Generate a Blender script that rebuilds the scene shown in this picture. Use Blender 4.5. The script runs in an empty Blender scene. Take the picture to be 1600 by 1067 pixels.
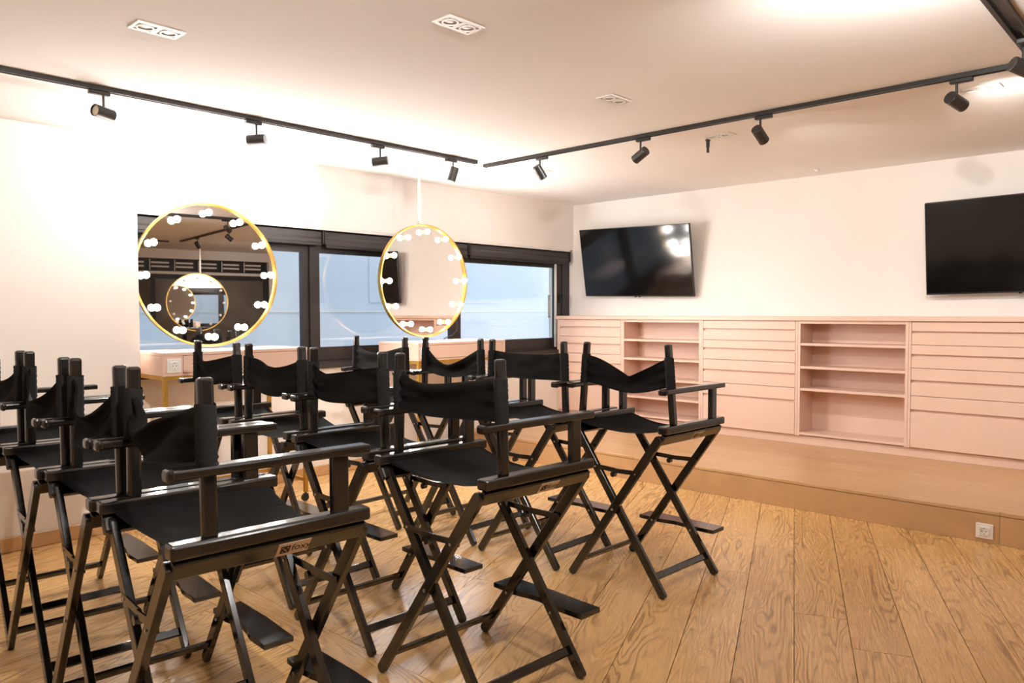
import bpy, bmesh, math, random
from mathutils import Vector, Matrix, noise

PI = math.pi
sc = bpy.context.scene
COL = sc.collection
rnd = random.Random(7)

# ------------------------------------------------------------------ camera, world, exposure
CAMH = 1.28
yaw, pit, rol = (math.radians(a) for a in (43.2955, -2.2023, -0.1333))
w_ = Vector((math.cos(yaw) * math.cos(pit), math.sin(yaw) * math.cos(pit), math.sin(pit)))
r_ = Vector((math.sin(yaw), -math.cos(yaw), 0))
u_ = r_.cross(w_)
r2 = r_ * math.cos(rol) + u_ * math.sin(rol)
u2 = -r_ * math.sin(rol) + u_ * math.cos(rol)
cam = bpy.data.objects.new('camera', bpy.data.cameras.new('camera'))
COL.objects.link(cam)
cam.data.sensor_width = 36.0
cam.data.lens = 1192.4 / 1600 * 36
cam.data.clip_start = 0.05
cam.matrix_world = Matrix(((r2.x, u2.x, -w_.x, 0), (r2.y, u2.y, -w_.y, 0), (r2.z, u2.z, -w_.z, CAMH), (0, 0, 0, 1)))
sc.camera = cam

world = bpy.data.worlds.new('world')
sc.world = world
world.use_nodes = True
world.node_tree.nodes['Background'].inputs[0].default_value = (0.84, 0.90, 1.0, 1)
world.node_tree.nodes['Background'].inputs[1].default_value = 1.2

sc.view_settings.view_transform = 'Standard'
sc.view_settings.look = 'None'
sc.view_settings.gamma = 1.0
sc.view_settings.use_curve_mapping = False
sc.view_settings.exposure = 0.85
sc.cycles.use_denoising = True
sc.cycles.max_bounces = 8
sc.cycles.diffuse_bounces = 5
sc.cycles.glossy_bounces = 6
sc.cycles.transparent_max_bounces = 12
sc.cycles.sample_clamp_indirect = 6.0
sc.cycles.caustics_reflective = False
sc.cycles.caustics_refractive = False

WARM = (1.0, 0.97, 0.935)
SPOT_W = 36.0
BULB_E = 270.0

# ------------------------------------------------------------------ materials
def mat(name, color, rough=0.5, metal=0.0, spec=0.5, emit=None, estr=0.0, coat=0.0):
    m = bpy.data.materials.new(name)
    m.use_nodes = True
    b = m.node_tree.nodes['Principled BSDF']
    b.inputs['Base Color'].default_value = (*color, 1)
    b.inputs['Roughness'].default_value = rough
    b.inputs['Metallic'].default_value = metal
    b.inputs['Specular IOR Level'].default_value = spec
    b.inputs['Coat Weight'].default_value = coat
    if emit:
        b.inputs['Emission Color'].default_value = (*emit, 1)
        b.inputs['Emission Strength'].default_value = estr
    return m

def N(m, t, **kw):
    n = m.node_tree.nodes.new(t)
    for k, v in kw.items():
        setattr(n, k, v)
    return n

def add_noise(m, c1, c2, scale=4.0, bump=0.0, bscale=120.0, detail=3.0, stretch=(1, 1, 1)):
    """procedural colour variation plus a fine relief on a principled material"""
    nt = m.node_tree
    b = nt.nodes['Principled BSDF']
    tc = N(m, 'ShaderNodeTexCoord'); mp = N(m, 'ShaderNodeMapping')
    mp.inputs['Scale'].default_value = stretch
    nt.links.new(tc.outputs['Object'], mp.inputs['Vector'])
    nz = N(m, 'ShaderNodeTexNoise'); nz.inputs['Scale'].default_value = scale; nz.inputs['Detail'].default_value = detail
    nt.links.new(mp.outputs['Vector'], nz.inputs['Vector'])
    cr = N(m, 'ShaderNodeValToRGB')
    cr.color_ramp.elements[0].position = 0.3; cr.color_ramp.elements[1].position = 0.7
    cr.color_ramp.elements[0].color = (*c1, 1); cr.color_ramp.elements[1].color = (*c2, 1)
    nt.links.new(nz.outputs['Fac'], cr.inputs['Fac'])
    nt.links.new(cr.outputs['Color'], b.inputs['Base Color'])
    if bump:
        n2 = N(m, 'ShaderNodeTexNoise'); n2.inputs['Scale'].default_value = bscale; n2.inputs['Detail'].default_value = 2
        nt.links.new(mp.outputs['Vector'], n2.inputs['Vector'])
        bp = N(m, 'ShaderNodeBump'); bp.inputs['Strength'].default_value = bump; bp.inputs['Distance'].default_value = 0.002
        nt.links.new(n2.outputs['Fac'], bp.inputs['Height'])
        nt.links.new(bp.outputs['Normal'], b.inputs['Normal'])
    return m

def wood(name, light, mid, dark, grain=1.0, rough=0.34, vary=0.35):
    m = mat(name, mid, rough)
    nt = m.node_tree; b = nt.nodes['Principled BSDF']; L = nt.links.new
    tc = N(m, 'ShaderNodeTexCoord'); oi = N(m, 'ShaderNodeObjectInfo')
    mul = N(m, 'ShaderNodeVectorMath', operation='SCALE')
    comb = N(m, 'ShaderNodeCombineXYZ'); comb.inputs[0].default_value = 37; comb.inputs[1].default_value = 53; comb.inputs[2].default_value = 91
    L(comb.outputs[0], mul.inputs[0]); L(oi.outputs['Random'], mul.inputs['Scale'])
    add = N(m, 'ShaderNodeVectorMath', operation='ADD'); L(tc.outputs['Object'], add.inputs[0]); L(mul.outputs[0], add.inputs[1])
    # growth rings: a stretched noise cut into contour lines gives cathedral figure
    mp = N(m, 'ShaderNodeMapping'); mp.inputs['Scale'].default_value = (0.80, 5.4, 1.0); L(add.outputs[0], mp.inputs['Vector'])
    n1 = N(m, 'ShaderNodeTexNoise'); n1.inputs['Scale'].default_value = 1.25; n1.inputs['Detail'].default_value = 2.6
    n1.inputs['Roughness'].default_value = 0.36; n1.inputs['Distortion'].default_value = 0.25
    L(mp.outputs[0], n1.inputs['Vector'])
    m1 = N(m, 'ShaderNodeMath', operation='MULTIPLY'); m1.inputs[1].default_value = 46.0; L(n1.outputs['Fac'], m1.inputs[0])
    pp = N(m, 'ShaderNodeMath', operation='PINGPONG'); pp.inputs[1].default_value = 1.0; L(m1.outputs[0], pp.inputs[0])
    ring = N(m, 'ShaderNodeMapRange'); ring.inputs['From Min'].default_value = 0.50; ring.inputs['From Max'].default_value = 0.98; L(pp.outputs[0], ring.inputs['Value'])
    # a slow mask so that figure comes and goes along the board
    n3 = N(m, 'ShaderNodeTexNoise'); n3.inputs['Scale'].default_value = 1.7; L(mp.outputs[0], n3.inputs['Vector'])
    mk = N(m, 'ShaderNodeMapRange'); mk.inputs['From Min'].default_value = 0.33; mk.inputs['From Max'].default_value = 0.62; L(n3.outputs['Fac'], mk.inputs['Value'])
    rm = N(m, 'ShaderNodeMath', operation='MULTIPLY'); L(ring.outputs[0], rm.inputs[0]); L(mk.outputs[0], rm.inputs[1])
    # brushed fibres
    mp2 = N(m, 'ShaderNodeMapping'); mp2.inputs['Scale'].default_value = (5.0, 170.0, 1.0); L(add.outputs[0], mp2.inputs['Vector'])
    n2 = N(m, 'ShaderNodeTexNoise'); n2.inputs['Scale'].default_value = 1.0; n2.inputs['Detail'].default_value = 3.0; L(mp2.outputs[0], n2.inputs['Vector'])
    fb = N(m, 'ShaderNodeMapRange'); fb.inputs['From Min'].default_value = 0.42; fb.inputs['From Max'].default_value = 0.72; L(n2.outputs['Fac'], fb.inputs['Value'])
    # plank tone
    tone = N(m, 'ShaderNodeMix', data_type='RGBA'); tone.inputs['A'].default_value = (*light, 1); tone.inputs['B'].default_value = (*mid, 1)
    L(oi.outputs['Random'], tone.inputs['Factor'])
    fa = N(m, 'ShaderNodeMath', operation='MULTIPLY'); fa.inputs[1].default_value = 0.78 * grain; L(rm.outputs[0], fa.inputs[0])
    x1 = N(m, 'ShaderNodeMix', data_type='RGBA'); x1.inputs['B'].default_value = (*dark, 1)
    L(fa.outputs[0], x1.inputs['Factor']); L(tone.outputs['Result'], x1.inputs['A'])
    fc = N(m, 'ShaderNodeMath', operation='MULTIPLY'); fc.inputs[1].default_value = 0.30 * min(1, grain + .3); L(fb.outputs[0], fc.inputs[0])
    x2 = N(m, 'ShaderNodeMix', data_type='RGBA'); x2.inputs['B'].default_value = (*dark, 1)
    L(fc.outputs[0], x2.inputs['Factor']); L(x1.outputs['Result'], x2.inputs['A'])
    L(x2.outputs['Result'], b.inputs['Base Color'])
    rr = N(m, 'ShaderNodeMapRange'); rr.inputs['To Min'].default_value = rough - 0.05; rr.inputs['To Max'].default_value = rough + 0.14
    L(fb.outputs[0], rr.inputs['Value']); L(rr.outputs[0], b.inputs['Roughness'])
    hs = N(m, 'ShaderNodeMath', operation='ADD'); L(rm.outputs[0], hs.inputs[0]); L(fb.outputs[0], hs.inputs[1])
    bp = N(m, 'ShaderNodeBump', invert=True); bp.inputs['Strength'].default_value = 0.16 * grain; bp.inputs['Distance'].default_value = 0.0015
    L(hs.outputs[0], bp.inputs['Height']); L(bp.outputs['Normal'], b.inputs['Normal'])
    return m

M = {}
M['wall'] = add_noise(mat('wall_paint', (.80, .76, .72), 0.85), (.82, .765, .715), (.84, .785, .735), 3, 0.05)
M['ceil'] = add_noise(mat('ceiling_paint', (.80, .76, .72), 0.9), (.86, .835, .815), (.88, .855, .835), 2, 0.04)
M['pink'] = add_noise(mat('pink_lacquer', (.78, .53, .41), 0.38), (.715, .50, .395), (.745, .525, .42), 2.5, 0.02, 300)
M['oak'] = wood('oak_plank', (.80, .49, .20), (.69, .405, .155), (.22, .10, .027), 1.0, 0.27)
M['oak2'] = wood('oak_board', (.58, .36, .18), (.53, .32, .155), (.38, .21, .095), 0.35, 0.33)
M['slab'] = add_noise(mat('dark_joint', (.10, .055, .025), 0.8), (.09, .05, .022), (.12, .065, .03), 8)
M['black'] = add_noise(mat('black_lacquer', (.008, .007, .006), 0.15, spec=.85), (.007, .006, .005), (.012, .010, .008), 6, 0.04, 260, stretch=(1, 1, .15))
M['canvas'] = add_noise(mat('black_canvas', (.010, .0095, .009), 0.85, spec=.25), (.008, .0075, .007), (.013, .012, .011), 9, 0.35, 700)
M['steel'] = add_noise(mat('steel_bolt', (.55, .53, .5), 0.3, 1.0), (.5, .48, .45), (.6, .58, .55), 40)
M['frame'] = add_noise(mat('dark_frame', (.020, .017, .016), 0.42), (.018, .015, .014), (.026, .022, .021), 5, 0.03)
M['blind'] = add_noise(mat('charcoal_blind', (.04, .035, .033), 0.75), (.038, .033, .031), (.048, .042, .04), 30, 0.12, 600, stretch=(1, 4, 4))
M['gold'] = add_noise(mat('brushed_gold', (.70, .42, .10), 0.34, 1.0), (.66, .39, .09), (.76, .47, .13), 8, stretch=(1, 1, 8))
M['brass'] = add_noise(mat('gold_frame', (.62, .38, .08), 0.45, .75), (.50, .29, .05), (.58, .35, .07), 8)
M['mirror'] = add_noise(mat('mirror_glass', (.9, .89, .87), 0.012, 1.0), (.90, .885, .865), (.91, .895, .875), 1)
M['white'] = add_noise(mat('white_plastic', (.8, .77, .73), 0.35), (.79, .76, .72), (.82, .79, .75), 12)
M['whitemetal'] = add_noise(mat('white_metal', (.78, .74, .70), 0.4), (.77, .73, .69), (.80, .76, .72), 12)
M['dark'] = add_noise(mat('socket_dark', (.05, .045, .04), 0.6), (.04, .035, .03), (.06, .05, .045), 30)
M['tv'] = add_noise(mat('screen_glass', (.004, .004, .004), 0.10, spec=.55), (.0035, .0033, .003), (.005, .0045, .004), 3)
M['tvframe'] = add_noise(mat('screen_bezel', (.01, .01, .01), 0.3), (.009, .009, .009), (.013, .012, .012), 10)
M['spot'] = add_noise(mat('spot_black', (.022, .020, .018), 0.35), (.02, .018, .016), (.027, .024, .022), 14)
M['lens_on'] = mat('spot_lens_lit', (1, 1, 1), .4, emit=WARM, estr=30.0)
M['lens_off'] = add_noise(mat('spot_lens_off', (.7, .62, .45), 0.3), (.66, .57, .40), (.74, .66, .5), 60)
M['lensgrey'] = add_noise(mat('downlight_lens', (.42, .40, .37), .3), (.38, .36, .33), (.46, .44, .41), 40)
M['bulb'] = mat('lamp_bulb_lit', (1, .95, .9), .3, emit=WARM, estr=BULB_E)
M['bulb_off'] = add_noise(mat('lamp_bulb_frosted', (.8, .77, .7), 0.25), (.78, .74, .67), (.84, .8, .74), 20)
M['rope'] = add_noise(mat('white_rope', (.74, .66, .56), 0.9), (.66, .57, .46), (.8, .73, .63), 90, 0.4, 500)
M['cord'] = add_noise(mat('black_cord', (.012, .012, .012), 0.5), (.01, .01, .01), (.016, .016, .016), 20)
M['rubber'] = add_noise(mat('castor_rubber', (.012, .012, .012), 0.5), (.01, .01, .01), (.018, .018, .018), 20)
M['outside'] = add_noise(mat('courtyard_render', (.62, .68, .74), 0.9), (.56, .63, .70), (.66, .71, .76), 0.6, 0.05)
M['sticker'] = add_noise(mat('sticker_paper', (.62, .5, .38), 0.5), (.60, .49, .38), (.66, .54, .43), 30)
M['ink'] = add_noise(mat('sticker_ink', (.01, .008, .006), 0.6), (.008, .006, .005), (.014, .01, .008), 30)
M['darkglass'] = add_noise(mat('dark_glass', (.06, .052, .045), 0.12), (.13, .11, .095), (.19, .165, .14), 1.3)
def glass():
    m = bpy.data.materials.new('window_glass'); m.use_nodes = True
    nt = m.node_tree; nt.nodes.clear()
    out = N(m, 'ShaderNodeOutputMaterial'); mx = N(m, 'ShaderNodeMixShader'); tr = N(m, 'ShaderNodeBsdfTransparent'); gl = N(m, 'ShaderNodeBsdfGlossy')
    fr = N(m, 'ShaderNodeFresnel'); fr.inputs[0].default_value = 1.5
    nz = N(m, 'ShaderNodeTexNoise'); nz.inputs['Scale'].default_value = 1.5
    mr = N(m, 'ShaderNodeMapRange'); mr.inputs['To Min'].default_value = 0.01; mr.inputs['To Max'].default_value = 0.03
    nt.links.new(nz.outputs['Fac'], mr.inputs['Value']); nt.links.new(mr.outputs[0], gl.inputs['Roughness'])
    ad = N(m, 'ShaderNodeMath', operation='MULTIPLY_ADD'); ad.inputs[1].default_value = 2.4; ad.inputs[2].default_value = 0.04
    ge = N(m, 'ShaderNodeNewGeometry'); inv = N(m, 'ShaderNodeMath', operation='SUBTRACT'); inv.inputs[0].default_value = 1.0
    nt.links.new(ge.outputs['Backfacing'], inv.inputs[1])
    mu = N(m, 'ShaderNodeMath', operation='MULTIPLY'); nt.links.new(ad.outputs[0], mu.inputs[0]); nt.links.new(inv.outputs[0], mu.inputs[1])
    nt.links.new(fr.outputs[0], ad.inputs[0]); nt.links.new(mu.outputs[0], mx.inputs[0])
    tr.inputs[0].default_value = (.93, .96, .97, 1)
    nt.links.new(tr.outputs[0], mx.inputs[1]); nt.links.new(gl.outputs[0], mx.inputs[2]); nt.links.new(mx.outputs[0], out.inputs[0])
    return m
M['glass'] = glass()

# ------------------------------------------------------------------ mesh helpers
def bx(bm, c, s, R=None):
    """box centred at c with size s, optional 3x3 rotation"""
    vs = []
    for dx in (-.5, .5):
        for dy in (-.5, .5):
            for dz in (-.5, .5):
                v = Vector((dx * s[0], dy * s[1], dz * s[2]))
                if R is not None:
                    v = R @ v
                vs.append(bm.verts.new(v + Vector(c)))
    for f in ((0, 1, 3, 2), (4, 6, 7, 5), (0, 4, 5, 1), (2, 3, 7, 6), (0, 2, 6, 4), (1, 5, 7, 3)):
        bm.faces.new([vs[i] for i in f])
    return vs

def bb(x0, x1, y0, y1, z0, z1, bm=None):
    bm = bm or bmesh.new()
    bx(bm, ((x0 + x1) / 2, (y0 + y1) / 2, (z0 + z1) / 2), (abs(x1 - x0), abs(y1 - y0), abs(z1 - z0)))
    return bm

def bevel(bm, w, seg=2):
    bmesh.ops.bevel(bm, geom=list(bm.edges), offset=w, segments=seg, affect='EDGES', profile=0.5, clamp_overlap=True)
    return bm

def frame_of(d):
    d = Vector(d).normalized()
    a = Vector((0, 0, 1)) if abs(d.z) < .95 else Vector((1, 0, 0))
    p = d.cross(a).normalized()
    return p, d.cross(p).normalized(), d

def cyl(bm, a, b, r, seg=16, r1=None, cap=True):
    a, b = Vector(a), Vector(b)
    p, q, d = frame_of(b - a)
    r1 = r if r1 is None else r1
    A = [bm.verts.new(a + (p * math.cos(t) + q * math.sin(t)) * r) for t in (2 * PI * i / seg for i in range(seg))]
    B = [bm.verts.new(b + (p * math.cos(t) + q * math.sin(t)) * r1) for t in (2 * PI * i / seg for i in range(seg))]
    for i in range(seg):
        j = (i + 1) % seg
        bm.faces.new((A[i], A[j], B[j], B[i]))
    if cap:
        bm.faces.new(A[::-1]); bm.faces.new(B)
    return bm

def lathe(bm, prof, seg, a, d):
    """revolve (r, h) profile about axis d from point a"""
    a = Vector(a); p, q, d = frame_of(d)
    rings = []
    for r, h in prof:
        if r < 1e-6:
            rings.append([bm.verts.new(a + d * h)])
        else:
            rings.append([bm.verts.new(a + d * h + (p * math.cos(2 * PI * i / seg) + q * math.sin(2 * PI * i / seg)) * r) for i in range(seg)])
    for A, B in zip(rings, rings[1:]):
        for i in range(seg):
            j = (i + 1) % seg
            if len(A) == 1 and len(B) == 1: continue
            if len(A) == 1: bm.faces.new((A[0], B[j], B[i]))
            elif len(B) == 1: bm.faces.new((A[i], A[j], B[0]))
            else: bm.faces.new((A[i], A[j], B[j], B[i]))
    return bm

def tube(bm, pts, r, seg=8):
    pts = [Vector(p) for p in pts]
    prev = None; ref = None
    for k, pnt in enumerate(pts):
        d = (pts[min(k + 1, len(pts) - 1)] - pts[max(k - 1, 0)]).normalized()
        if ref is None:
            p, q, _ = frame_of(d)
        else:
            p = (ref - d * ref.dot(d)).normalized(); q = d.cross(p)
        ref = p
        ring = [bm.verts.new(pnt + (p * math.cos(2 * PI * i / seg) + q * math.sin(2 * PI * i / seg)) * r) for i in range(seg)]
        if prev:
            for i in range(seg):
                j = (i + 1) % seg
                bm.faces.new((prev[i], prev[j], ring[j], ring[i]))
        else:
            bm.faces.new(ring[::-1])
        prev = ring
    bm.faces.new(prev)
    return bm

def prism(bm, pts, n, t):
    """extrude a planar outline (3D points) by t along n"""
    n = Vector(n)
    A = [bm.verts.new(Vector(p)) for p in pts]; B = [bm.verts.new(Vector(p) + n * t) for p in pts]
    bm.faces.new(A[::-1]); bm.faces.new(B)
    for i in range(len(A)):
        j = (i + 1) % len(A)
        bm.faces.new((A[i], A[j], B[j], B[i]))
    return bm

def mesh(name, bm, m, smooth=False):
    bmesh.ops.recalc_face_normals(bm, faces=list(bm.faces))
    me = bpy.data.meshes.new(name); bm.to_mesh(me); bm.free()
    me.materials.append(M[m] if isinstance(m, str) else m)
    if smooth:
        for p in me.polygons: p.use_smooth = True
    return me

def obj(name, bm, m, parent=None, smooth=False, loc=None, rotz=None):
    me = bm if isinstance(bm, bpy.types.Mesh) else mesh(name, bm, m, smooth)
    o = bpy.data.objects.new(name, me); COL.objects.link(o)
    if parent: o.parent = parent
    if loc is not None: o.location = loc
    if rotz is not None: o.rotation_euler = (0, 0, rotz)
    return o

def tag(o, label, cat, group=None, kind=None):
    o['label'] = label; o['category'] = cat
    if group: o['group'] = group
    if kind: o['kind'] = kind
    return o

def thing(name, label, cat, loc=(0, 0, 0), rotz=0, group=None, kind=None):
    o = bpy.data.objects.new(name, None); COL.objects.link(o)
    o.empty_display_size = .1
    o.location = loc; o.rotation_euler = (0, 0, rotz)
    return tag(o, label, cat, group, kind)

def struct(name, bm, m, label, cat):
    return tag(obj(name, bm, m), label, cat, kind='structure')

# ------------------------------------------------------------------ room shell
XW, YS, ZC = 6.48, 5.19, 2.425           # screen wall, wall above the windows, ceiling
YL, XL = 4.74, 1.79                      # plain wall left of the windows
XB, YB = -2.6, -4.6                      # walls behind the camera
YLOW, YF = 5.187, 5.245                   # wall under the windows, window frame face
ZSO, ZSI = 1.946, 0.89                   # head and sill of the windows
PX, PZ = 4.83, 0.181                     # platform edge and height
T = .15

flo = struct('floor', bb(XB - T, XW + T, YB - T, YS + T, -.14, -.012), 'slab', 'oak plank floor laid diagonally on each side of a cross band', 'floor')
struct('ceiling', bb(XB - T, XW + T, YB - T, YS + .35, ZC, ZC + .12), 'ceil', 'smooth white painted ceiling over the whole room', 'ceiling')
struct('wall_right', bb(XW, XW + T, YB - T, YS + .35, -.012, ZC), 'wall', 'cream painted wall carrying the two screens above the pink cabinets', 'wall')
struct('wall_left', bb(XB, XL, YL, YL + T, -.012, ZC), 'wall', 'plain cream wall section beside the windows with oak baseboard', 'wall')
struct('wall_rear', bb(XB - T, XB, YB - T, YL + T, -.012, ZC), 'wall', 'cream wall behind the rows of chairs', 'wall')
# wall return from the plain section to the windows
struct('wall_return', bb(XL - T, XL, YL + T, YS + .35, -.012, ZC), 'wall', 'short cream wall return between plain wall and windows', 'wall')
bm = bb(XL, XW, YS, YS + .30, ZSO, ZC)
struct('wall_window', bm, 'wall', 'cream wall band above the dark roller blinds', 'wall')
struct('wall_sill', bb(XL, XW, YLOW, YS + .30, -.012, ZSI - .02), 'wall', 'low cream wall under the dark window frames', 'wall')
# sloping soffit over the plain wall
bm = bmesh.new()
prism(bm, [(XB, 4.34, ZC), (XB, YL, ZC), (XB, YL, 2.305)], (1, 0, 0), XL - XB)
struct('trim_1', bm, 'ceil', 'sloping plaster soffit where ceiling meets the plain wall', 'soffit')
# wall opposite the windows, far behind the camera (it shows in the big mirror)
bm = bb(XB, XW, YB - T, YB, 2.26, ZC); bb(XB, XW, YB - T, YB, 1.98, 2.03, bm)
bb(XB, 2.2, YB - T, YB, 2.03, 2.26, bm); bb(XB, 2.2, YB - T, YB, -.012, 1.98, bm)
bb(6.33, XW, YB - T, YB, -.012, 2.26, bm)
struct('wall_front', bm, 'wall', 'cream wall across the room from the windows, around dark glazing', 'wall')

# baseboards
def base(name, x0, x1, y0, y1, label):
    b = bb(x0, x1, y0, y1, .001, .082); bevel(b, .004, 1)
    o = obj(name, b, 'oak2'); tag(o, label, 'baseboard', kind='structure')
base('baseboard_left', XB, XL, YL - .018, YL - .001, 'oak baseboard along the plain cream wall')
base('baseboard_window', XL + .001, PX - .002, YLOW - .018, YLOW - .001, 'oak baseboard under the windows behind the vanity desks')

# ------------------------------------------------------------------ floor planks
def clip(poly, a, b, c):
    """keep the part of a convex polygon with a*x + b*y <= c"""
    out = []
    for i, p in enumerate(poly):
        q = poly[(i + 1) % len(poly)]
        dp, dq = a * p[0] + b * p[1] - c, a * q[0] + b * q[1] - c
        if dp <= 0: out.append(p)
        if (dp < 0 < dq) or (dq < 0 < dp):
            t = dp / (dp - dq); out.append((p[0] + (q[0] - p[0]) * t, p[1] + (q[1] - p[1]) * t))
    return out

def area(p):
    return abs(sum(p[i][0] * p[(i + 1) % len(p)][1] - p[(i + 1) % len(p)][0] * p[i][1] for i in range(len(p)))) / 2

def planks(parent, zone, az, width, v0, z0, z1, m, lmin, lmax, gap=.0028, seed=1, name='plank'):
    """lay boards of the given width along azimuth az inside a rectangle"""
    rr = random.Random(seed)
    x0, x1, y0, y1 = zone
    ca, sa = math.cos(az), math.sin(az)
    us = [x * ca + y * sa for x in (x0, x1) for y in (y0, y1)]; vs = [-x * sa + y * ca for x in (x0, x1) for y in (y0, y1)]
    k0, k1 = math.floor((min(vs) - v0) / width), math.ceil((max(vs) - v0) / width)
    for k in range(k0, k1):
        va, vb = v0 + k * width + gap / 2, v0 + (k + 1) * width - gap / 2
        u = min(us) - rr.uniform(0, lmax)
        while u < max(us):
            ln = rr.uniform(lmin, lmax); ua, ub = u + gap / 2, u + ln - gap / 2; u += ln
            poly = [(a * ca - b * sa, a * sa + b * ca) for a, b in ((ua, va), (ub, va), (ub, vb), (ua, vb))]
            for c in ((-1, 0, -x0), (1, 0, x1), (0, -1, -y0), (0, 1, y1)):
                poly = clip(poly, *c)
                if len(poly) < 3: break
            if len(poly) < 3 or area(poly) < .003: continue
            cx = sum(p[0] for p in poly) / len(poly); cy = sum(p[1] for p in poly) / len(poly)
            loc = [((p[0] - cx) * ca + (p[1] - cy) * sa, -(p[0] - cx) * sa + (p[1] - cy) * ca, z0) for p in poly]
            b = bmesh.new(); prism(b, loc, (0, 0, 1), z1 - z0)
            obj(name, b, m, parent, loc=(cx, cy, 0), rotz=az)

R = math.radians
planks(flo, (1.70, PX, -1.6, YLOW), R(23), .207, -.0135, -.012, 0, 'oak', 1.7, 2.3, seed=3)
planks(flo, (1.51, 1.699, -1.6, YLOW), R(90), .189, -1.699, -.012, 0, 'oak', 1.8, 2.3, seed=9)
planks(flo, (-1.2, 1.509, -1.6, YL), R(14), .207, .05, -.012, 0, 'oak', 1.7, 2.3, seed=5)
# the floor behind the camera: boards joined, too far out of view to count
b = bmesh.new()
for i in range(15):
    bb(XB, PX, -1.603 - (i + 1) * .2, -1.606 - i * .2, -.012, 0, b)
for i in range(7):
    bb(XB + i * .2, XB + i * .2 + .197, -1.60, YL, -.012, 0, b)
o = obj('plank_field', b, 'oak', flo); o['kind'] = 'stuff'

# ------------------------------------------------------------------ platform with oak boards
plat = struct('platform', bb(PX + .012, XW, YB, YLOW - .002, -.012, PZ - .012), 'slab', 'low oak platform step running under the pink cabinets', 'platform')
planks(plat, (PX + .020, 6.232, -1.6, YLOW - .002), R(90), .2015, -6.232, PZ - .012, PZ, 'oak2', 1.9, 2.6, gap=.0012, seed=4, name='board')
b = bb(PX + .012, XW, YB, -1.604, PZ - .012, PZ); o = obj('board_field', b, 'oak2', plat)
yy = YLOW - .004
for ln in (1.9, 2.39, 2.2, 2.2):
    b = bmesh.new(); bx(b, (0, 0, 0), (ln - .0015, .014, PZ - .024)); obj('riser_board', b, 'oak2', plat, loc=(PX + .005, yy - ln / 2, (PZ - .022) / 2), rotz=PI / 2)
    b = bmesh.new(); bx(b, (0, 0, 0), (ln - .0015, .0225, .0205)); bevel(b, .002, 1); obj('nosing_board', b, 'oak2', plat, loc=(PX + .0085, yy - ln / 2, PZ - .0103), rotz=PI / 2)
    yy -= ln

# ------------------------------------------------------------------ windows
def px_window():
    wn = thing('window_1', 'wide dark-framed ribbon window with three panes behind the vanity desks', 'window', (0, 0, 0), kind='structure')
    b = bmesh.new()
    y0, y1 = YF, YF + .055
    bb(XL + .001, XW - .001, y0, y1, ZSI - .02, .905, b)              # bottom outer frame
    bb(XL + .001, XW - .001, y0 - .03, y1, ZSI - .035 + .015, ZSI + .005, b)
    bb(XL + .001, XW - .001, y0, y1, 1.80, ZSO, b)
    bb(6.36, XW - .001, y0, y1, .905, 1.80, b)
    obj('frame', b, 'frame', wn)
    def sash(x0, x1, yo, wl, wr, wb=.10, wt=.05):
        s = bmesh.new()
        za, zb = .906, 1.799
        bb(x0, x0 + wl, yo, yo + .05, za, zb, s); bb(x1 - wr, x1, yo, yo + .05, za, zb, s)
        bb(x0 + wl, x1 - wr, yo, yo + .05, za, za + wb, s); bb(x0 + wl, x1 - wr, yo, yo + .05, zb - wt, zb, s)
        o = obj('sash', s, 'frame', wn)
        g = bb(x0 + wl - .005, x1 - wr + .005, yo + .022, yo + .028, za + wb - .005, zb - wt + .005)
        obj('pane', g, 'glass', o)
        return o
    sash(XL + .002, 3.262, YF + .01, .09, .055)
    sash(3.263, 4.80, YF - .008, .085, .06)
    s = sash(4.801, 6.358, YF + .01, .076, .10)
    # pale jamb strip and lever handle on the right sash
    b = bb(6.235, 6.262, YF - .001, YF + .009, .91, 1.79); obj('strike_strip', b, 'whitemetal', s)
    b = bb(6.13, 6.165, YF + .004, YF + .009, 1.22, 1.46); obj('lock_keep', b, 'steel', s)
    b = bmesh.new(); bx(b, (6.325, YF - .004, 1.43), (.03, .012, .075)); cyl(b, (6.325, YF - .01, 1.45), (6.325, YF - .045, 1.45), .009)
    bx(b, (6.325, YF - .05, 1.395), (.02, .014, .13)); bevel(b, .003, 1); obj('handle', b, 'cord', s)
    # aluminium head rail under the wall band
    b = bb(XL + .002, XW - .06, YS + .001, YS + .035, ZSO - .020, ZSO - .001); obj('head_rail', b, 'whitemetal', wn)
    # dark cable tray under the window
    b = bb(XL + .002, 6.19, YLOW - .03, YLOW - .001, .845, .885); obj('sill_tray', b, 'frame', wn)
    b = bmesh.new(); bx(b, (3.62, YLOW - .04, .852), (.05, .02, .016)); obj('tray_clip', b, 'cord', wn)
px_window()

def blind(x0, x1, low, label):
    t = thing('roller_blind', label, 'blind', ((x0 + x1) / 2, YS + .046, ZSO - .028), group='rolled up blinds above the window')
    hw = (x1 - x0) / 2
    b = bmesh.new(); cyl(b, (-hw + .012, -.012, -.055), (hw - .012, -.012, -.055), .030, 20); obj('roll', b, 'blind', t, True)
    b = bb(-hw + .012, hw - .012, -.040, -.036, low - ZSO + .055, -.008); obj('fabric', b, 'blind', t)
    b = bb(-hw + .012, hw - .012, -.047, -.030, low - ZSO + .03, low - ZSO + .055); bevel(b, .004, 1); obj('bottom_bar', b, 'frame', t)
    for s in (-1, 1):
        b = bb(s * hw - .005, s * hw + .005, -.052, .012, -.10, .004); obj('bracket', b, 'frame', t)
blind(XL + .02, 3.355, 1.80, 'rolled charcoal blind over window pane beside the plain wall')
blind(3.372, 4.925, 1.785, 'rolled charcoal blind over middle window pane')
blind(4.942, 6.42, 1.785, 'rolled charcoal blind over window pane beside the cabinets')

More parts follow.
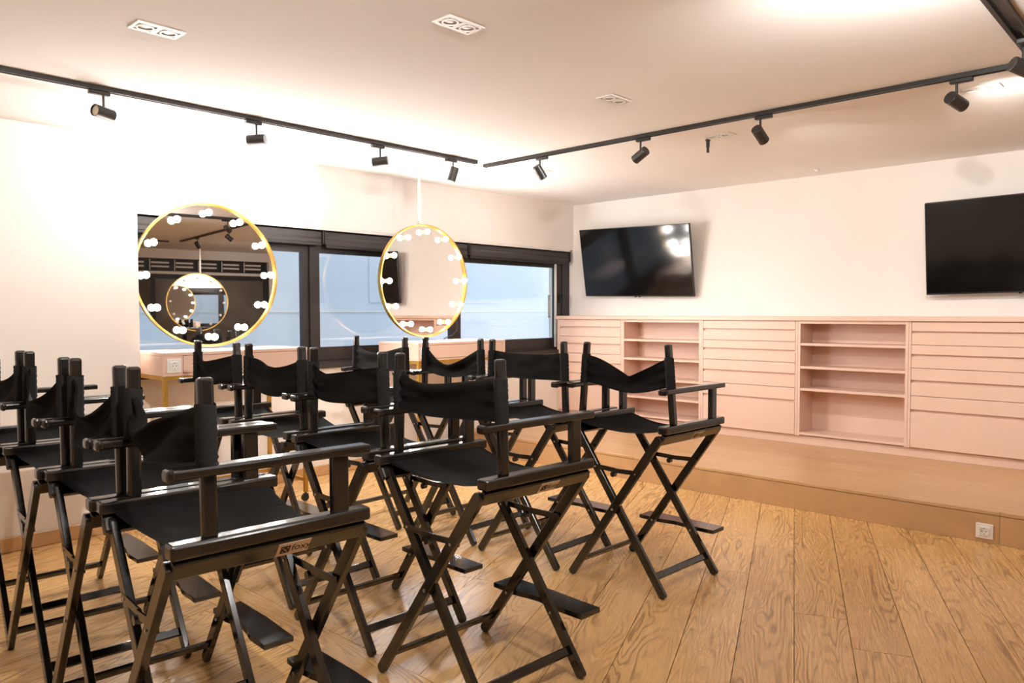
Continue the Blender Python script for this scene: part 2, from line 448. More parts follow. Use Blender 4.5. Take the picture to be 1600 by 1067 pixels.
# courtyard wall outside the window
b = bb(-1, 10, 7.4, 7.6, -1, 5)
cw = tag(obj('courtyard_wall', b, 'outside'), 'pale blue grey courtyard wall seen through the window', 'wall', kind='structure')
b = bb(-1, 10, 7.385, 7.4, 1.285, 1.30); obj('ledge', b, 'whitemetal', cw)
b = bb(5.4, 7.6, 7.388, 7.4, 1.40, 2.4); obj('recess_panel', b, 'outside', cw)
struct('courtyard_ground', bb(-1, 10, 5.7, 7.38, -.4, -.3), 'outside', 'pale courtyard ground outside the window', 'ground')

# dark glazing on the far wall
wn = thing('window_2', 'dark glazed partition with a grille strip above it', 'window', (0, YB, 0), kind='structure')
b = bb(2.2, 6.33, -.10, -.09, 0, 1.98); obj('pane', b, 'darkglass', wn)
b = bb(2.2, 6.33, -.09, -.02, 1.90, 1.98); bb(6.24, 6.33, -.09, -.02, 0, 1.90, b); bb(2.2, 2.26, -.09, -.02, 0, 1.9, b); bb(4.2, 4.26, -.09, -.02, 0, 1.9, b); obj('frame', b, 'frame', wn)
b = bb(2.2, 6.33, -.12, -.11, 2.03, 2.26); obj('grille_back', b, 'frame', wn)
for i in range(9):
    b = bmesh.new(); x = 2.5 + i * .42
    bb(x, x + .012, -.07, -.05, 2.05, 2.24, b); bb(x + .03, x + .33, -.075, -.06, 2.10, 2.13, b); bb(x + .03, x + .33, -.075, -.06, 2.17, 2.20, b)
    obj('grille_slat', b, 'whitemetal', wn)

# ------------------------------------------------------------------ pink cabinets
CX, CXB = 6.20, 6.47                      # front and back
ZP, ZT = .255, 1.203                      # plinth top, underside of worktop
tag(obj('worktop', bevel(bb(CX - .02, XW - .002, .60, 5.184, ZT + .001, ZT + .036), .003, 1), 'pink'), 'long pink worktop lying over all the cabinets', 'worktop')
tag(obj('plinth', bb(CX + .03, CXB, .60, 5.165, PZ + .001, ZP - .001), 'pink'), 'long pink plinth under all the cabinets', 'plinth')
ZD = [1.201, 1.121, 1.029, .949, .856, .756, .648, .535, .257]
def drawer_cabinet(y1, y0, label):
    t = thing('drawer_cabinet', label, 'cabinet', (0, 0, 0), group='pink drawer cabinets')
    b = bb(CX + .021, CXB, y0 + .001, y1 - .001, ZP, ZT); bb(CX, CX + .022, y0 + .001, y0 + .018, ZP, ZT, b); bb(CX, CX + .022, y1 - .018, y1 - .001, ZP, ZT, b)
    obj('body', b, 'pink', t)
    for i in range(8):
        hi, lo = ZD[i] - .0018, ZD[i + 1] + .0018
        if i % 2 == 0 and i < 7: lo += .008
        if i % 2 == 1: hi -= .009
        b = bb(CX - .001, CX + .0205, y0 + .021, y1 - .021, lo, hi); bevel(b, .0015, 1)
        obj('drawer', b, 'pink', t)
def shelf_cabinet(y1, y0, zs, label):
    t = thing('shelf_cabinet', label, 'cabinet', (0, 0, 0), group='pink open shelf cabinets')
    b = bb(CX, CXB - .013, y0 + .001, y0 + .022, ZP, ZT); bb(CX, CXB - .013, y1 - .022, y1 - .001, ZP, ZT, b)
    bb(CX, CXB - .013, y0 + .022, y1 - .022, ZT - .022, ZT, b)
    obj('body', b, 'pink', t)
    obj('back_panel', bb(CXB - .0125, CXB, y0 + .001, y1 - .001, ZP, ZT), 'pink', t)
    for z in zs:
        obj('shelf', bb(CX + .002, CXB - .0135, y0 + .0225, y1 - .0225, z - .02, z), 'pink', t)
drawer_cabinet(5.165, 4.355, 'pink cabinet of eight drawers in the corner by the window')
shelf_cabinet(4.355, 3.488, (1.016, .835, .643, .466, .285), 'pink open cabinet with five shelves behind the front row of chairs')
drawer_cabinet(3.488, 2.600, 'pink cabinet of eight drawers between the two open shelf cabinets')
shelf_cabinet(2.600, 1.756, (1.020, .830, .649, .283), 'pink open cabinet with four shelves and a tall bottom bay')
drawer_cabinet(1.756, .62, 'pink cabinet of eight drawers standing under the wall screen away from the windows')
# side filler that closes the run at the window corner
tag(obj('filler_panel', bb(CX - .001, CXB, 5.166, 5.183, PZ + .001, ZT), 'pink'), 'narrow pink end panel between cabinet run and window wall', 'panel')

# ------------------------------------------------------------------ screens
def screen(y, z, tilt, roll, yaw_, x, label, wd=1.245, ht=.69):
    t = thing('wall_screen', label, 'television', (x, y, z), group='wall screens')
    t.rotation_euler = (Matrix.Rotation(yaw_, 3, 'Z') @ Matrix.Rotation(roll, 3, 'X') @ Matrix.Rotation(tilt, 3, 'Y')).to_euler()
    b = bb(.0, .028, -wd / 2, wd / 2, -ht / 2, ht / 2); bb(.0285, .055, -wd * .3, wd * .3, -ht * .35, ht * .3, b); bevel(b, .003, 1); obj('housing', b, 'tvframe', t)
    b = bb(-.0015, -.0002, -wd / 2 + .007, wd / 2 - .007, -ht / 2 + .012, ht / 2 - .007); obj('panel', b, 'tv', t)
    b = bb(.002, .02, -.03, -.012, -ht / 2 - .008, -ht / 2 - .0005); bb(.002, .02, .012, .03, -ht / 2 - .008, -ht / 2 - .0005, b); obj('sensor', b, 'tvframe', t)
    o = thing('screen_bracket', 'dark wall bracket behind the screen ' + label.split(' forward ')[1], 'bracket', (0, 0, 0))
    b = bb(x + .085, XW - .001, y - .03, y + .03, z - .04, z + .04); bb(XW - .012, XW - .001, y - .2, y + .2, z - .12, z + .12, b); obj('arm', b, 'tvframe', o)
screen(4.292, 1.770, -.205, R(1.1), R(2.5), 6.31, 'black wall screen tilted forward above the cabinets in the window corner')
screen(1.070, 1.755, -.085, R(-.8), 0, 6.345, 'black wall screen tilted forward beside blank wall away from the windows')

# ------------------------------------------------------------------ wall sockets
def socket(loc, rz, label):
    t = thing('wall_socket', label, 'socket', loc, rz)
    b = bb(-.042, .042, -.009, -.0005, -.042, .042); bevel(b, .003, 2); obj('plate', b, 'white', t)
    b = bmesh.new(); bb(-.027, .027, -.0125, -.0095, -.027, .027, b); bevel(b, .0012, 1); p = obj('insert', b, 'white', t)
    b = bmesh.new(); lathe(b, [(.0235, .0), (.0235, .004), (.0200, .004), (.0200, .0)], 28, (0, -.0126, 0), (0, -1, 0)); obj('rim', b, 'whitemetal', p)
    b = bmesh.new()
    for s in (-1, 1):
        cyl(b, (s * .0095, -.0126, 0), (s * .0095, -.0131, 0), .0032, 10)
        bx(b, (0, -.0129, s * .0165), (.007, .0006, .0035))
    obj('hole', b, 'dark', p)
socket((PX - .0025, .963, .066), -PI / 2, 'white wall socket set in the oak platform riser')

# ------------------------------------------------------------------ vanity desks
def desk(x0, y0, label, sk_label):
    wd, dp, zt = .955, .50, 1.046
    t = thing('vanity_desk', label, 'desk', (x0, y0, 0), group='vanity desks under the mirrors')
    b = bb(0, wd, .021, dp, .906, 1.026); bb(-.002, wd + .002, -.002, dp, 1.0265, zt, b); obj('body', bevel(b, .0015, 1), 'pink', t)
    b = bb(0, .116, 0, .0205, .906, 1.0262); bb(wd - .03, wd, 0, .0205, .906, 1.0262, b); bb(.116, wd - .03, 0.001, .0205, .906, .919, b); obj('front_frame', b, 'pink', t)
    b = bb(.119, wd - .033, 0, .0205, .922, 1.0245); obj('drawer', bevel(b, .0012, 1), 'pink', t)
    b = bmesh.new(); g = .024
    for ya in (0.001, dp - g - .001): bb(0.001, wd - .001, ya, ya + g, .882, .9055, b)
    for xa in (0.001, wd - g - .001): bb(xa, xa + g, g, dp - g, .882, .9055, b)
    obj('frame', b, 'brass', t)
    for xa in (0.001, wd - g - .001):
        for ya in (0.001, dp - g - .001):
            l = obj('leg', bb(xa, xa + g, ya, ya + g, .062, .8815), 'brass', t)
            cx_, cy_ = xa + g / 2, ya + g / 2
            b = bmesh.new(); cyl(b, (cx_ - .006, cy_ - .012, .0255), (cx_ - .006, cy_ + .012, .0255), .025, 18); cyl(b, (cx_, cy_, .045), (cx_, cy_, .062), .008, 10); bx(b, (cx_, cy_, .046), (.03, .028, .012)); bevel(b, .002, 1)
            obj('castor', b, 'rubber', l)
        obj('stretcher', bb(xa + .002, xa + g - .002, g, dp - g, .135, .157), 'brass', t)
    b = bb(.02, wd - .02, dp - g + .001, dp - .003, .135, .157); obj('stretcher', b, 'brass', t)
    socket((x0 + .061, y0 - .0005, .967), 0, sk_label)
desk(1.845, 4.545, 'pink vanity desk on gold legs beside the plain wall', 'white socket on front of vanity desk beside the plain wall')
desk(3.75, 4.515, 'pink vanity desk on gold legs beside the cabinet corner', 'white socket on front of vanity desk beside the cabinets')

# ------------------------------------------------------------------ round bulb mirrors
def bulb_mirror(c, rz, lit, label, rope_top):
    t = thing('bulb_mirror', label, 'mirror', c, rz, group='round mirrors ringed with bulbs')
    Rm = .455
    # local: glass faces -y
    b = bmesh.new(); lathe(b, [(0, .016), (Rm - .004, .016), (Rm - .004, .020), (0, .020)], 72, (0, .0, 0), (0, 1, 0)); obj('glass', b, 'mirror', t)
    b = bmesh.new(); lathe(b, [(Rm - .003, -.004), (Rm + .010, -.004), (Rm + .010, .034), (Rm - .003, .034), (Rm - .003, -.004)], 96, (0, 0, 0), (0, 1, 0)); obj('frame', b, 'gold', t, False)
    b = bmesh.new(); lathe(b, [(0, .0205), (Rm - .006, .0205), (Rm - .006, .032), (0, .032)], 48, (0, 0, 0), (0, 1, 0)); obj('back_board', b, 'frame', t)
    for i in range(12):
        a = 2 * PI * i / 12 + .03
        p = Vector((math.cos(a) * .402, 0, math.sin(a) * .402))
        b = bmesh.new(); lathe(b, [(0, 0), (.016, 0), (.016, .006), (.011, .008), (.011, .028), (0, .028)], 14, p + Vector((0, .0155, 0)), (0, -1, 0)); s = obj('lamp_holder', b, 'gold', t)
        b = bmesh.new(); lathe(b, [(.010, .0)] + [(.0215 * math.sin(h), .0225 - .0215 * math.cos(h)) for h in (PI * k / 10 for k in range(3, 10))] + [(0, .044)], 16, p + Vector((0, -.0125, 0)), (0, -1, 0))
        obj('bulb', b, 'bulb' if lit else 'bulb_off', s, True)
    # twisted rope to the ceiling
    z0, z1 = Rm + .008, rope_top - c[2]
    b = bmesh.new()
    n = int((z1 - z0) / .006)
    for ph in (0, PI):
        tube(b, [(-.05 + .0075 * math.cos(ph + k * .5), .018 + .0075 * math.sin(ph + k * .5), z0 + (z1 - z0) * k / n) for k in range(n + 1)], .0075, 6)
    obj('rope', b, 'rope', t, True)
    return t
bulb_mirror((2.275, 4.845, 1.525), R(-4), True, 'large round gold mirror with lit bulbs over desk beside plain wall', ZC - .002)
bulb_mirror((4.116, 4.855, 1.540), 0, True, 'large round gold mirror with lit bulbs over desk beside cabinet corner', ZC - .002)
bulb_mirror((4.45, -2.8, 1.45), PI + .25, False, 'round mirror with unlit bulbs across the room from the windows', ZC - .002)
b = bmesh.new()
def cable(y, dx):
    return [(4.50 + dx, y, 1.33), (4.505 + dx, y, 1.20), (4.50 + dx * .8, y, 1.12), (4.46, y, 1.085), (4.41, y, 1.07), (4.36, y, 1.052)]
tube(b, cable(4.905, 0), .003, 6); tube(b, cable(4.915, .025), .003, 6)
tag(obj('mirror_cord', b, 'cord', smooth=True), 'thin black cord hanging behind mirror near the cabinet corner', 'cord')

# ------------------------------------------------------------------ tracks, spots, downlights
def track(a, b_, wd, label, h=.024):
    a, b_ = Vector(a), Vector(b_)
    d = b_ - a; ln = d.length; rz = math.atan2(d.y, d.x)
    t = thing('lighting_track', label, 'track', (*(a + d / 2).xy, ZC), rz, group='ceiling lighting tracks')
    b = bb(-ln / 2, ln / 2, -wd / 2, -wd / 2 + wd * .27, -h, -.0005); bb(-ln / 2, ln / 2, wd / 2 - wd * .27, wd / 2, -h, -.0005, b); bb(-ln / 2, ln / 2, -wd / 2 + wd * .27, wd / 2 - wd * .27, -h * .45, -.0005, b)
    obj('rail', b, 'spot', t)
    for s in (-1, 1):
        obj('end_cap', bb(s * (ln / 2 + .003) - .0028, s * (ln / 2 + .003) + .0028, -wd / 2 - .001, wd / 2 + .001, -h - .001, -.0005), 'spot', t)
track((-.6, 4.19), (4.05, 4.19), .036, 'long black lighting track parallel to the windows')
track((4.20, .72), (4.20, 4.24), .036, 'long black lighting track parallel to the screen wall')
track((.4, .655), (3.93, .655), .06, 'wide black lighting track across the middle of the room', .03)
track((4.20, -2.75), (4.20, .55), .036, 'black lighting track beyond the middle track toward dark glazing')
track((.6, -2.9), (4.05, -2.9), .036, 'black lighting track nearest the dark glazing')

def spotlight(x, y, d, along, on, label, zoff=.024, power=1.0, blend=.7, ang=1.5, group='track spotlights'):
    t = thing('track_spotlight', label, 'spotlight', (x, y, ZC - zoff), 0, group=group)
    d = Vector(d).normalized()
    a = Vector((1, 0, 0)) if along == 'x' else Vector((0, 1, 0))
    b = bmesh.new(); bx(b, a * -.02 + Vector((0, 0, -.0105)), (.10 if along == 'x' else .03, .03 if along == 'x' else .10, .020)); bevel(b, .003, 1); obj('adapter', b, 'spot', t)
    b = bmesh.new(); cyl(b, (0, 0, -.021), (0, 0, -.078), .0065, 12); obj('stem', b, 'spot', t, False)
    c = Vector((0, 0, -.107)); L_, r = .105, .031
    b = bmesh.new(); lathe(b, [(0, 0), (r - .002, 0), (r, .002), (r, L_), (r - .003, L_), (r - .003, L_ - .012), (0, L_ - .012)], 28, c - d * L_ * .5, d)
    body = obj('body', b, 'spot', t)
    b = bmesh.new(); lathe(b, [(0, 0), (r - .0035, 0), (r - .0035, .002), (0, .002)], 24, c + d * (L_ * .5 - .0115), d)
    obj('lens', b, 'lens_on' if on else 'lens_off', body)
    if on:
        ld = bpy.data.lights.new('spot_lamp', 'SPOT'); ld.energy = SPOT_W * power; ld.color = WARM; ld.spot_size = ang; ld.spot_blend = blend; ld.shadow_soft_size = .025
        lo = bpy.data.objects.new('spot_lamp', ld); COL.objects.link(lo); lo.parent = body
        lo.location = c + d * (L_ * .5 + .006); lo.rotation_euler = d.to_track_quat('-Z', 'Y').to_euler()
WT, ST, MT = 'window track', 'screen-wall track', 'middle track'
spotlight(1.43, 4.19, (-.9, -.36, .06), 'x', False, 'black track spotlight with dull beige lens on the window track')
spotlight(2.265, 4.19, (-.64, .76, -.04), 'x', True, 'black horizontal spotlight on window track above mirror beside plain wall', power=.9, ang=2.0)
spotlight(3.16, 4.19, (-.64, .76, -.10), 'x', True, 'black horizontal spotlight on window track between the two lit mirrors', power=.9, ang=2.0)
spotlight(3.82, 4.19, (-.18, .22, -.95), 'x', True, 'black downward spotlight on window track closest to the corner gap', power=.7)
spotlight(4.20, 3.675, (.55, -.16, -.78), 'y', True, 'black spotlight on screen-wall track closest to the corner gap', power=.8, ang=1.7)
spotlight(4.20, 2.81, (.10, .85, -.42), 'y', True, 'black spotlight on screen-wall track turned to the windows', power=.5, ang=1.7)
spotlight(4.20, 1.995, (.80, -.05, -.50), 'y', True, 'black spotlight on screen-wall track aimed at wall between the screens', power=.65, ang=1.9)
spotlight(4.20, .995, (.87, -.34, -.28), 'y', True, 'black spotlight on screen-wall track in front of the screen away from windows', power=.65, ang=1.9)
spotlight(3.80, .655, (.70, -.70, -.40), 'x', True, 'black spotlight on the end of the wide middle track', zoff=.03, ang=.9)
spotlight(2.42, .655, (.85, .42, -.02), 'x', True, 'black spotlight on the wide middle track washing ceiling toward the cabinets', zoff=.03, power=1.8, ang=2.8, blend=1.0)
spotlight(1.85, .655, (-.35, .60, -.55), 'x', True, 'added unseen fill spotlight on middle track aimed at the middle rows of chairs', zoff=.03, power=1.0, ang=1.9)  # extra spot out of frame, added for general light in the room
spotlight(.75, .655, (.15, .85, .04), 'x', True, 'added unseen spotlight on middle track brightening ceiling toward the plain wall', zoff=.03, power=3.6, ang=2.7, blend=1.0)  # unseen wash lamp, added only to brighten the ceiling
spotlight(4.20, -.5, (.7, .1, -.6), 'y', True, 'black spotlight beyond the middle track aimed at the screen wall', power=.8, ang=1.8)
spotlight(4.20, -1.9, (.5, -.5, -.6), 'y', True, 'black spotlight on far track aimed at the dark glazing', ang=2.0)
spotlight(2.6, -2.9, (-.5, .5, -.6), 'x', True, 'black spotlight on far track by the dark glazing aimed inward', ang=2.0)

def downlight(x, y, rz, label):
    t = thing('ceiling_downlight', label, 'downlight', (x, y, ZC), rz, group='twin ceiling downlights')
    b = bmesh.new(); a_, c_ = .095, .052
    # frame plate with two openings built from bars
    for y0, y1 in ((-c_, -.036), (.036, c_)): bb(-a_, a_, y0, y1, -.006, -.0005, b)
    for x0, x1 in ((-a_, -.082), (-.010, .010), (.082, a_)): bb(x0, x1, -.036, .036, -.006, -.0005, b)
    obj('plate', b, 'whitemetal', t)
    for s in (-1, 1):
        b = bmesh.new(); lathe(b, [(.035, -.0005), (.035, .008), (.027, .008), (.024, -.0003), (.035, -.0005)], 24, (s * .046, 0, 0), (0, 0, -1)); g = obj('gimbal_ring', b, 'whitemetal', t, False)
        b = bmesh.new(); lathe(b, [(0, .0), (.0235, .0), (.0235, .002), (.012, .0035), (0, .004)], 20, (s * .046, 0, -.0005), (0, 0, -1)); obj('lens', b, 'lensgrey', g)
downlight(1.296, 3.188, 0, 'twin square downlight over the row of chairs by plain wall')
downlight(2.10, 2.265, 0, 'twin square downlight over the middle row of chairs')
downlight(3.41, 2.45, 0, 'twin square downlight over the front row of chairs')
downlight(4.57, 2.45, PI / 2 * 0 + PI / 2, 'twin square downlight between screen-wall track and cabinets beside the hanging sensor')
downlight(4.54, .97, PI / 2, 'twin square downlight between screen-wall track and screen away from windows')
downlight(4.72, 4.13, PI / 2, 'twin square downlight in the window corner past the track gap')
b = bmesh.new(); lathe(b, [(0, 0), (.016, 0), (.016, .012), (.012, .014), (.012, .052), (.009, .055), (.009, .088), (0, .088)], 18, (4.62, 2.56, ZC - .0005), (0, 0, -1))
tag(obj('ceiling_sensor', b, 'cord'), 'small black cylindrical sensor hanging from ceiling near a downlight', 'sensor')
b = bmesh.new(); lathe(b, [(0, 0), (.022, 0), (.022, .004), (.010, .012), (.008, .022), (0, .024)], 18, (6.20, 2.46, ZC - .0005), (0, 0, -1))
tag(obj('sprinkler_head', b, 'whitemetal'), 'small white sprinkler head on ceiling near the screen wall', 'sprinkler')

# ------------------------------------------------------------------ director's chairs
def stadium(p0, p1, wdt, nrm, thick, seg=6):
    """rounded-end bar from p0 to p1 (ends of the bar), width wdt in the plane normal to nrm"""
    p0, p1, nrm = Vector(p0), Vector(p1), Vector(nrm).normalized()
    d = (p1 - p0).normalized(); s = nrm.cross(d); r = wdt / 2; c0, c1 = p0 + d * r * .75, p1 - d * r * .75
    pts = []
    for c, sg in ((c1, 1), (c0, -1)):
        for k in range(seg + 1):
            t = -PI / 2 + PI * k / seg
            pts.append(c + (d * math.sin(PI / 2 + t) * r * .75 * 0 + d * math.cos(t) * r * .75 + s * math.sin(t) * r) * sg - nrm * thick / 2)
    b = bmesh.new(); prism(b, pts, nrm, thick)
    bmesh.ops.bevel(b, geom=[e for e in b.edges], offset=.0022, segments=1, affect='EDGES', clamp_overlap=True)
    return b

def back_sling(hw, lean, sp, rr):
    """backrest cloth: a sleeve round each post and the loose panel between them"""
    dt, db, bow, skew, tw, shp = sp
    b = bmesh.new()
    zt, zb = 1.072, .940
    off = [rr.uniform(-5, 5) for _ in range(3)]
    nu, nv = 44, 12
    def py(s, z):                                     # post centre
        return s * (hw - lean * (z - .775) / .36)
    grid = []
    for i in range(nu + 1):
        u = i / nu; row = []
        e = math.sin(PI * u)
        ue = u ** skew                                # where the sag is deepest
        sh = (1 - shp) * math.sin(PI * ue) ** 1.25 + shp * (1 - abs(2 * ue - 1)) ** 1.1
        for j in range(nv + 1):
            v = j / nv
            ztop = zt - dt * sh; zbot = zb - db * math.sin(PI * ue) ** 1.1
            z = ztop + (zbot - ztop) * v
            yl, yr = py(1, zt + (zb - zt) * v) - .012, py(-1, zt + (zb - zt) * v) + .012
            y = yl + (yr - yl) * u
            near = math.exp(-u / .11) + math.exp(-(1 - u) / .11)
            wr = .008 * near * math.sin(v * 17 + off[0] + 2.2 * noise.noise(Vector((u * 4, v * 3, off[1]))))
            fold = dt * .33 * sh * math.cos(v * PI * 1.6 + tw * (u - .5) * 4) + 0.018 * e * noise.noise(Vector((u * 3.2 + off[2], v * 2.6, off[0])))
            x = -.162 - .006 * min(1, near) - bow * e * (0.35 + .65 * v) + wr - fold * (1 - .45 * v)
            row.append(b.verts.new((x, y, z + .004 * near * math.sin(v * 21 + off[1]))))
        grid.append(row)
    for i in range(nu):
        for j in range(nv):
            b.faces.new((grid[i][j], grid[i + 1][j], grid[i + 1][j + 1], grid[i][j + 1]))
    bmesh.ops.solidify(b, geom=list(b.faces), thickness=.004)
    for s in (1, -1):                                  # gathered sleeves
        prev = None; seg = 16
        for k in range(19):
            v = k / 18; z = zt + .003 + (zb - .004 - zt - .003) * v
            ring = []
            for a in range(seg):
                t = 2 * PI * a / seg
                rad = 1.0 + .09 * math.sin(v * 46 + off[s] * 2 + 1.6 * math.sin(t + off[0])) * (.3 + .7 * v)
                ring.append(b.verts.new((-.16 + .0245 * rad * math.cos(t), py(s, z) + .020 * rad * math.sin(t), z + .003 * math.sin(t * 2 + v * 9))))
            if prev:
                for a in range(seg):
                    c = (a + 1) % seg
                    b.faces.new((prev[a], prev[c], ring[c], ring[a]))
            prev = ring
    return b

def seat_sling(hw, sag, rr):
    b = bmesh.new(); nu, nv = 22, 14
    o = rr.uniform(-9, 9)
    top, g = [], []
    for i in range(nu + 1):
        u = i / nu; row = []
        e = math.sin(PI * u)
        for j in range(nv + 1):
            v = j / nv
            x = (-.222 + .03 * e ** 1.5) + (.444 - .055 * e ** 1.5) * v
            y = (hw - .004) * (1 - 2 * u)
            z = .757 - sag * e ** .8 * (0.82 + .18 * math.sin(PI * v)) + .007 * e * noise.noise(Vector((x * 9, y * 6, o)))
            row.append(b.verts.new((x, y, z)))
        g.append(row)
    for i in range(nu):
        for j in range(nv):
            b.faces.new((g[i][j], g[i + 1][j], g[i + 1][j + 1], g[i][j + 1]))
    bmesh.ops.solidify(b, geom=list(b.faces), thickness=.005)
    return b

_sticker = {}
def sticker_text():
    if 'm' not in _sticker:
        c = bpy.data.curves.new('sticker_text', 'FONT'); c.body = 'foxy'; c.size = .030; c.align_x = 'LEFT'; c.extrude = .0002
        o = bpy.data.objects.new('sticker_text', c); COL.objects.link(o)
        dg = bpy.context.evaluated_depsgraph_get()
        me = bpy.data.meshes.new_from_object(o.evaluated_get(dg)); bpy.data.objects.remove(o)
        me.materials.clear(); me.materials.append(M['ink']); _sticker['m'] = me
    return _sticker['m']

def chair(pr, pl, sp, label, sag=.045, seed=1, sticker=False, lean=.014):
    """pr, pl: floor-plan points of right and left back post"""
    pr, pl = Vector((*pr, 0)), Vector((*pl, 0))
    lv = (pl - pr); S = lv.length; lv.normalize(); fw = Vector((lv.y, -lv.x, 0))
    mid = (pr + pl) / 2 + fw * .16
    rz = math.atan2(fw.y, fw.x); hw = S / 2; rr = random.Random(seed)
    t = thing('directors_chair', label, 'chair', mid, rz, group="tall black director's chairs")
    th = math.atan2(2 * hw, .72)
    for s in (1, -1):                                   # s = +1 left side
        b = bmesh.new(); bx(b, (0, s * hw, .7575), (.505, .046, .035)); bevel(b, .0075, 3)
        rail = obj('seat_rail', b, 'black', t)
        b = bmesh.new()
        for x in (-.19, -.145, .15, .195):
            cyl(b, (x, s * (hw + .0225), .752), (x, s * (hw + .0245), .752), .0042, 8)
        obj('screw', b, 'tvframe', rail)
        # hinged lower rail lies in line with the legs
        Rx = Matrix.Rotation(-s * th, 3, 'X')
        b = bmesh.new(); bx(b, (0, s * (hw - .012), .7135), (.49, .024, .052), Rx); bevel(b, .005, 2)
        lr = obj('leg_rail', b, 'black', t)
        if sticker and s == -1:
            st = bmesh.new(); bx(st, (0, 0, 0), (.086, .0012, .044)); so = obj('sticker', st, 'sticker', lr)
            Rm = Rx.to_4x4(); n = Rx @ Vector((0, s, 0))
            so.matrix_local = Matrix.Translation(Vector((.045, s * (hw - .012), .7135)) + n * .0127) @ Rm
            b = bmesh.new()
            bb(-.034, -.010, -.0014, -.0007, -.012, .012, b); o = obj('sticker_emblem', b, 'ink', so)
            b = bmesh.new()
            for (x, z, q) in ((-.029, .006, .004), (-.016, .006, .004), (-.0225, -.001, .005), (-.028, -.007, .003), (-.017, -.007, .003)):
                bx(b, (x, -.0016, z), (q, .0004, q * .7), Matrix.Rotation(.6, 3, 'Y'))
            o = obj('sticker_emblem_marks', b, 'sticker', so)
            o = obj('sticker_lettering', sticker_text(), None, so); o.matrix_local = Matrix.Translation((-.006, -.0010, -.008)) @ Matrix.Rotation(PI / 2, 4, 'X')
        # posts
        tp = Vector((-.16, s * (hw - lean), 1.135)); bp = Vector((-.16, s * hw, .772))
        Rl = Matrix.Rotation(s * math.atan2(lean, .36), 3, 'X')
        b = bmesh.new(); bx(b, (tp + bp) / 2, (.036, .027, .363), Rl); bevel(b, .0085, 3); obj('back_post', b, 'black', t)
        b = bmesh.new(); bx(b, (.172, s * hw, .846), (.046, .024, .150)); bevel(b, .005, 2); obj('front_post', b, 'black', t)
        b = bmesh.new(); bx(b, (.004, s * (hw + .001), .927), (.50, .047, .023)); bevel(b, .006, 3); arm = obj('armrest', b, 'black', t)
        b = bmesh.new(); bx(b, (-.247, s * (hw + .001), .926), (.02, .042, .028)); bevel(b, .008, 2); obj('end_knob', b, 'black', arm)
    # crossed legs: outer frame runs right-top to left-bottom, inner the other way
    for fx, s, nm in ((.246, -1, 'outer'), (.221, 1, 'inner')):
        top = (0, s * (hw - .010), .728); bot = (0, -s * (hw - .002), 0.0)
        for e in (-1, 1):
            q = Vector((e * fx, 0, 0))
            b = stadium(Vector(top) + q, Vector(bot) + q, .038, (1, 0, 0), .021)
            mn = min(v.co.z for v in b.verts)
            for v in b.verts:
                if v.co.z < .06: v.co.z -= mn * max(0, 1 - max(0, v.co.z - mn) / .06)
            lg = obj('leg', b, 'black', t)
            b = bmesh.new()
            k = .50
            c = Vector(top) + (Vector(bot) - Vector(top)) * k + q
            cyl(b, c + Vector((e * .0106, 0, 0)), c + Vector((e * .0135, 0, 0)), .006, 10)
            c = Vector(top) + (Vector(bot) - Vector(top)) * .25 + q
            cyl(b, c - Vector((.0135, 0, 0)), c + Vector((.0135, 0, 0)), .0048, 8)
            if e == 1:
                c = Vector(top) + (Vector(bot) - Vector(top)) * .73 + q
                cyl(b, c - Vector((.0135, 0, 0)), c + Vector((.0135, 0, 0)), .0055, 8)
            o = obj('bolt', b, 'steel', lg); o['kind'] = 'stuff'
        k = .885
        c = Vector(top) + (Vector(bot) - Vector(top)) * k
        Rx = Matrix.Rotation(-s * th, 3, 'X')
        b = bmesh.new(); bx(b, c, (2 * fx - .018, .016, .032), Rx); bevel(b, .004, 1); obj('stretcher', b, 'black', t)
    # folding lock braces between the legs, front and back
    yb_ = hw * .52
    for e in (-1, 1):
        x = e * .233
        b = bmesh.new()
        for s in (-1, 1):
            p0 = Vector((x, s * yb_, .548)); p1 = Vector((x, 0, .543)); d = p1 - p0
            Rq = Matrix.Rotation(math.atan2(d.z, d.y), 3, 'X')
            bx(b, (p0 + p1) / 2 + Vector((s * .0025, 0, 0)), (.005, d.length + .012, .021), Rq)
        br = obj('lock_brace', b, 'black', t)
        b = bmesh.new(); cyl(b, (x - .010, .014, .524), (x + .010, .014, .524), .0125, 14); obj('lock_knob', b, 'black', br)
    # footrest board with a scooped rear edge
    L_ = hw * .84
    pts = [(.262, L_), (.366, L_), (.370, 0), (.366, -L_), (.262, -L_), (.262, -L_ * .5), (.266, -L_ * .36), (.277, -L_ * .2), (.280, 0), (.277, L_ * .2), (.266, L_ * .36), (.262, L_ * .5)]
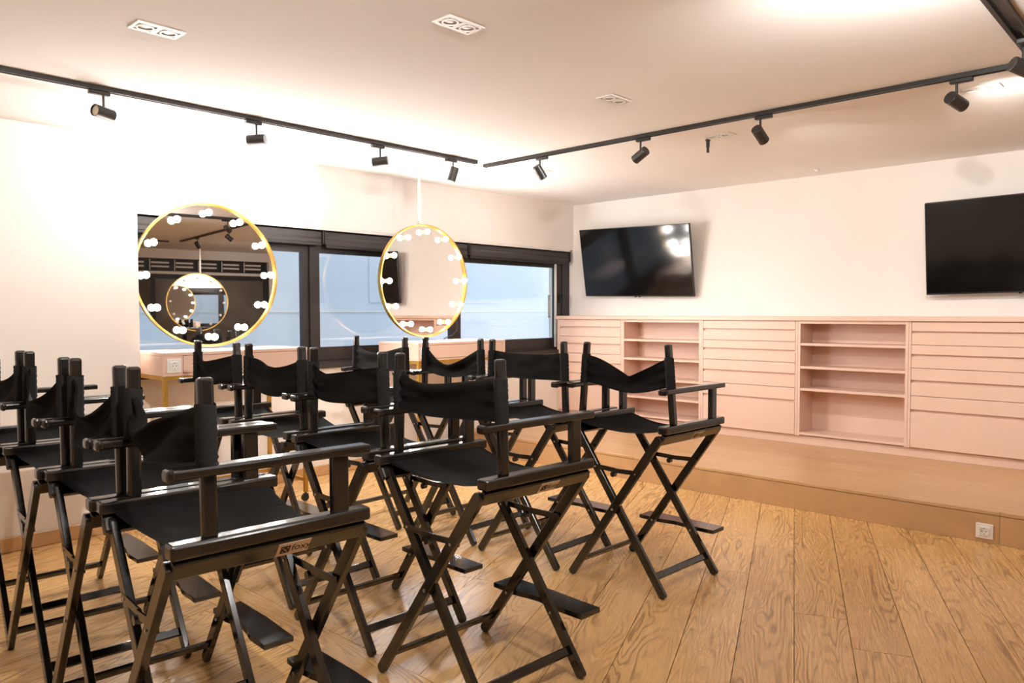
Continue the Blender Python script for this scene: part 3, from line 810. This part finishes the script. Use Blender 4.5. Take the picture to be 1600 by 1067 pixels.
    b = bmesh.new(); prism(b, [(x, y, .184) for x, y in pts], (0, 0, 1), .019); bmesh.ops.bevel(b, geom=list(b.edges), offset=.002, segments=1, affect='EDGES', clamp_overlap=True)
    ft = obj('footrest', b, 'black', t)
    obj('seat', seat_sling(hw, sag, rr), 'canvas', t, True)
    obj('backrest', back_sling(hw, lean, sp, rr), 'canvas', t, True)
    return t

# sling = (top drop, bottom drop, bow, skew of the low point, twist, sharpness of the fold)
DC = "black director's chair in "
FR, MR, BR = DC + 'front row by platform, ', DC + 'middle row, ', DC + 'back row, '
chair((2.96, 1.800), (2.975, 2.325), (.090, .034, .030, 1.35, .8, .8), FR + 'end away from windows, backrest folded V', .05, 11, True, .03)
chair((2.925, 2.390), (2.925, 2.915), (.010, .004, .012, 1.0, .1, 0), FR + 'taut backrest, next to V-folded backrest', .04, 12)
chair((2.93, 2.985), (2.93, 3.475), (.090, .028, .030, 1.0, .2, .2), FR + 'second from windows, deeply drooping backrest', .045, 13)
chair((2.84, 3.530), (2.83, 4.030), (.036, .018, .020, .85, .3, .1), FR + 'seat nearest the windows', .045, 14)
chair((1.69, 1.630), (1.715, 2.180), (.034, .012, .024, .6, .6, 0), MR + 'end away from windows, nearly flat backrest', .05, 21, True)
chair((1.735, 2.285), (1.757, 2.810), (.040, .022, .030, .5, .9, .4), MR + 'second from end away from windows', .045, 22)
chair((1.772, 2.905), (1.785, 3.420), (.036, .034, .040, 1.5, .5, .3), MR + 'second from windows, backrest bulging low', .045, 23)
chair((1.785, 3.515), (1.795, 3.985), (.040, .028, .030, .6, .6, .2), MR + 'seat nearest the vanity desk', .045, 24)
chair((.772, 1.667), (.803, 2.188), (.085, .030, .045, .55, 1.6, .5), BR + 'end away from plain wall, twisted backrest', .05, 31, True)
chair((.796, 2.246), (.831, 2.750), (.100, .055, .055, 1.2, .9, .25), BR + 'second from end away from plain wall', .045, 32)
chair((.820, 2.808), (.858, 3.365), (.100, .060, .055, 1.2, .8, .25), BR + 'second seat from the plain wall', .045, 33)
chair((.851, 3.436), (.880, 3.985), (.070, .040, .040, 1.3, .8, .2), BR + 'seat beside the plain wall', .045, 34)
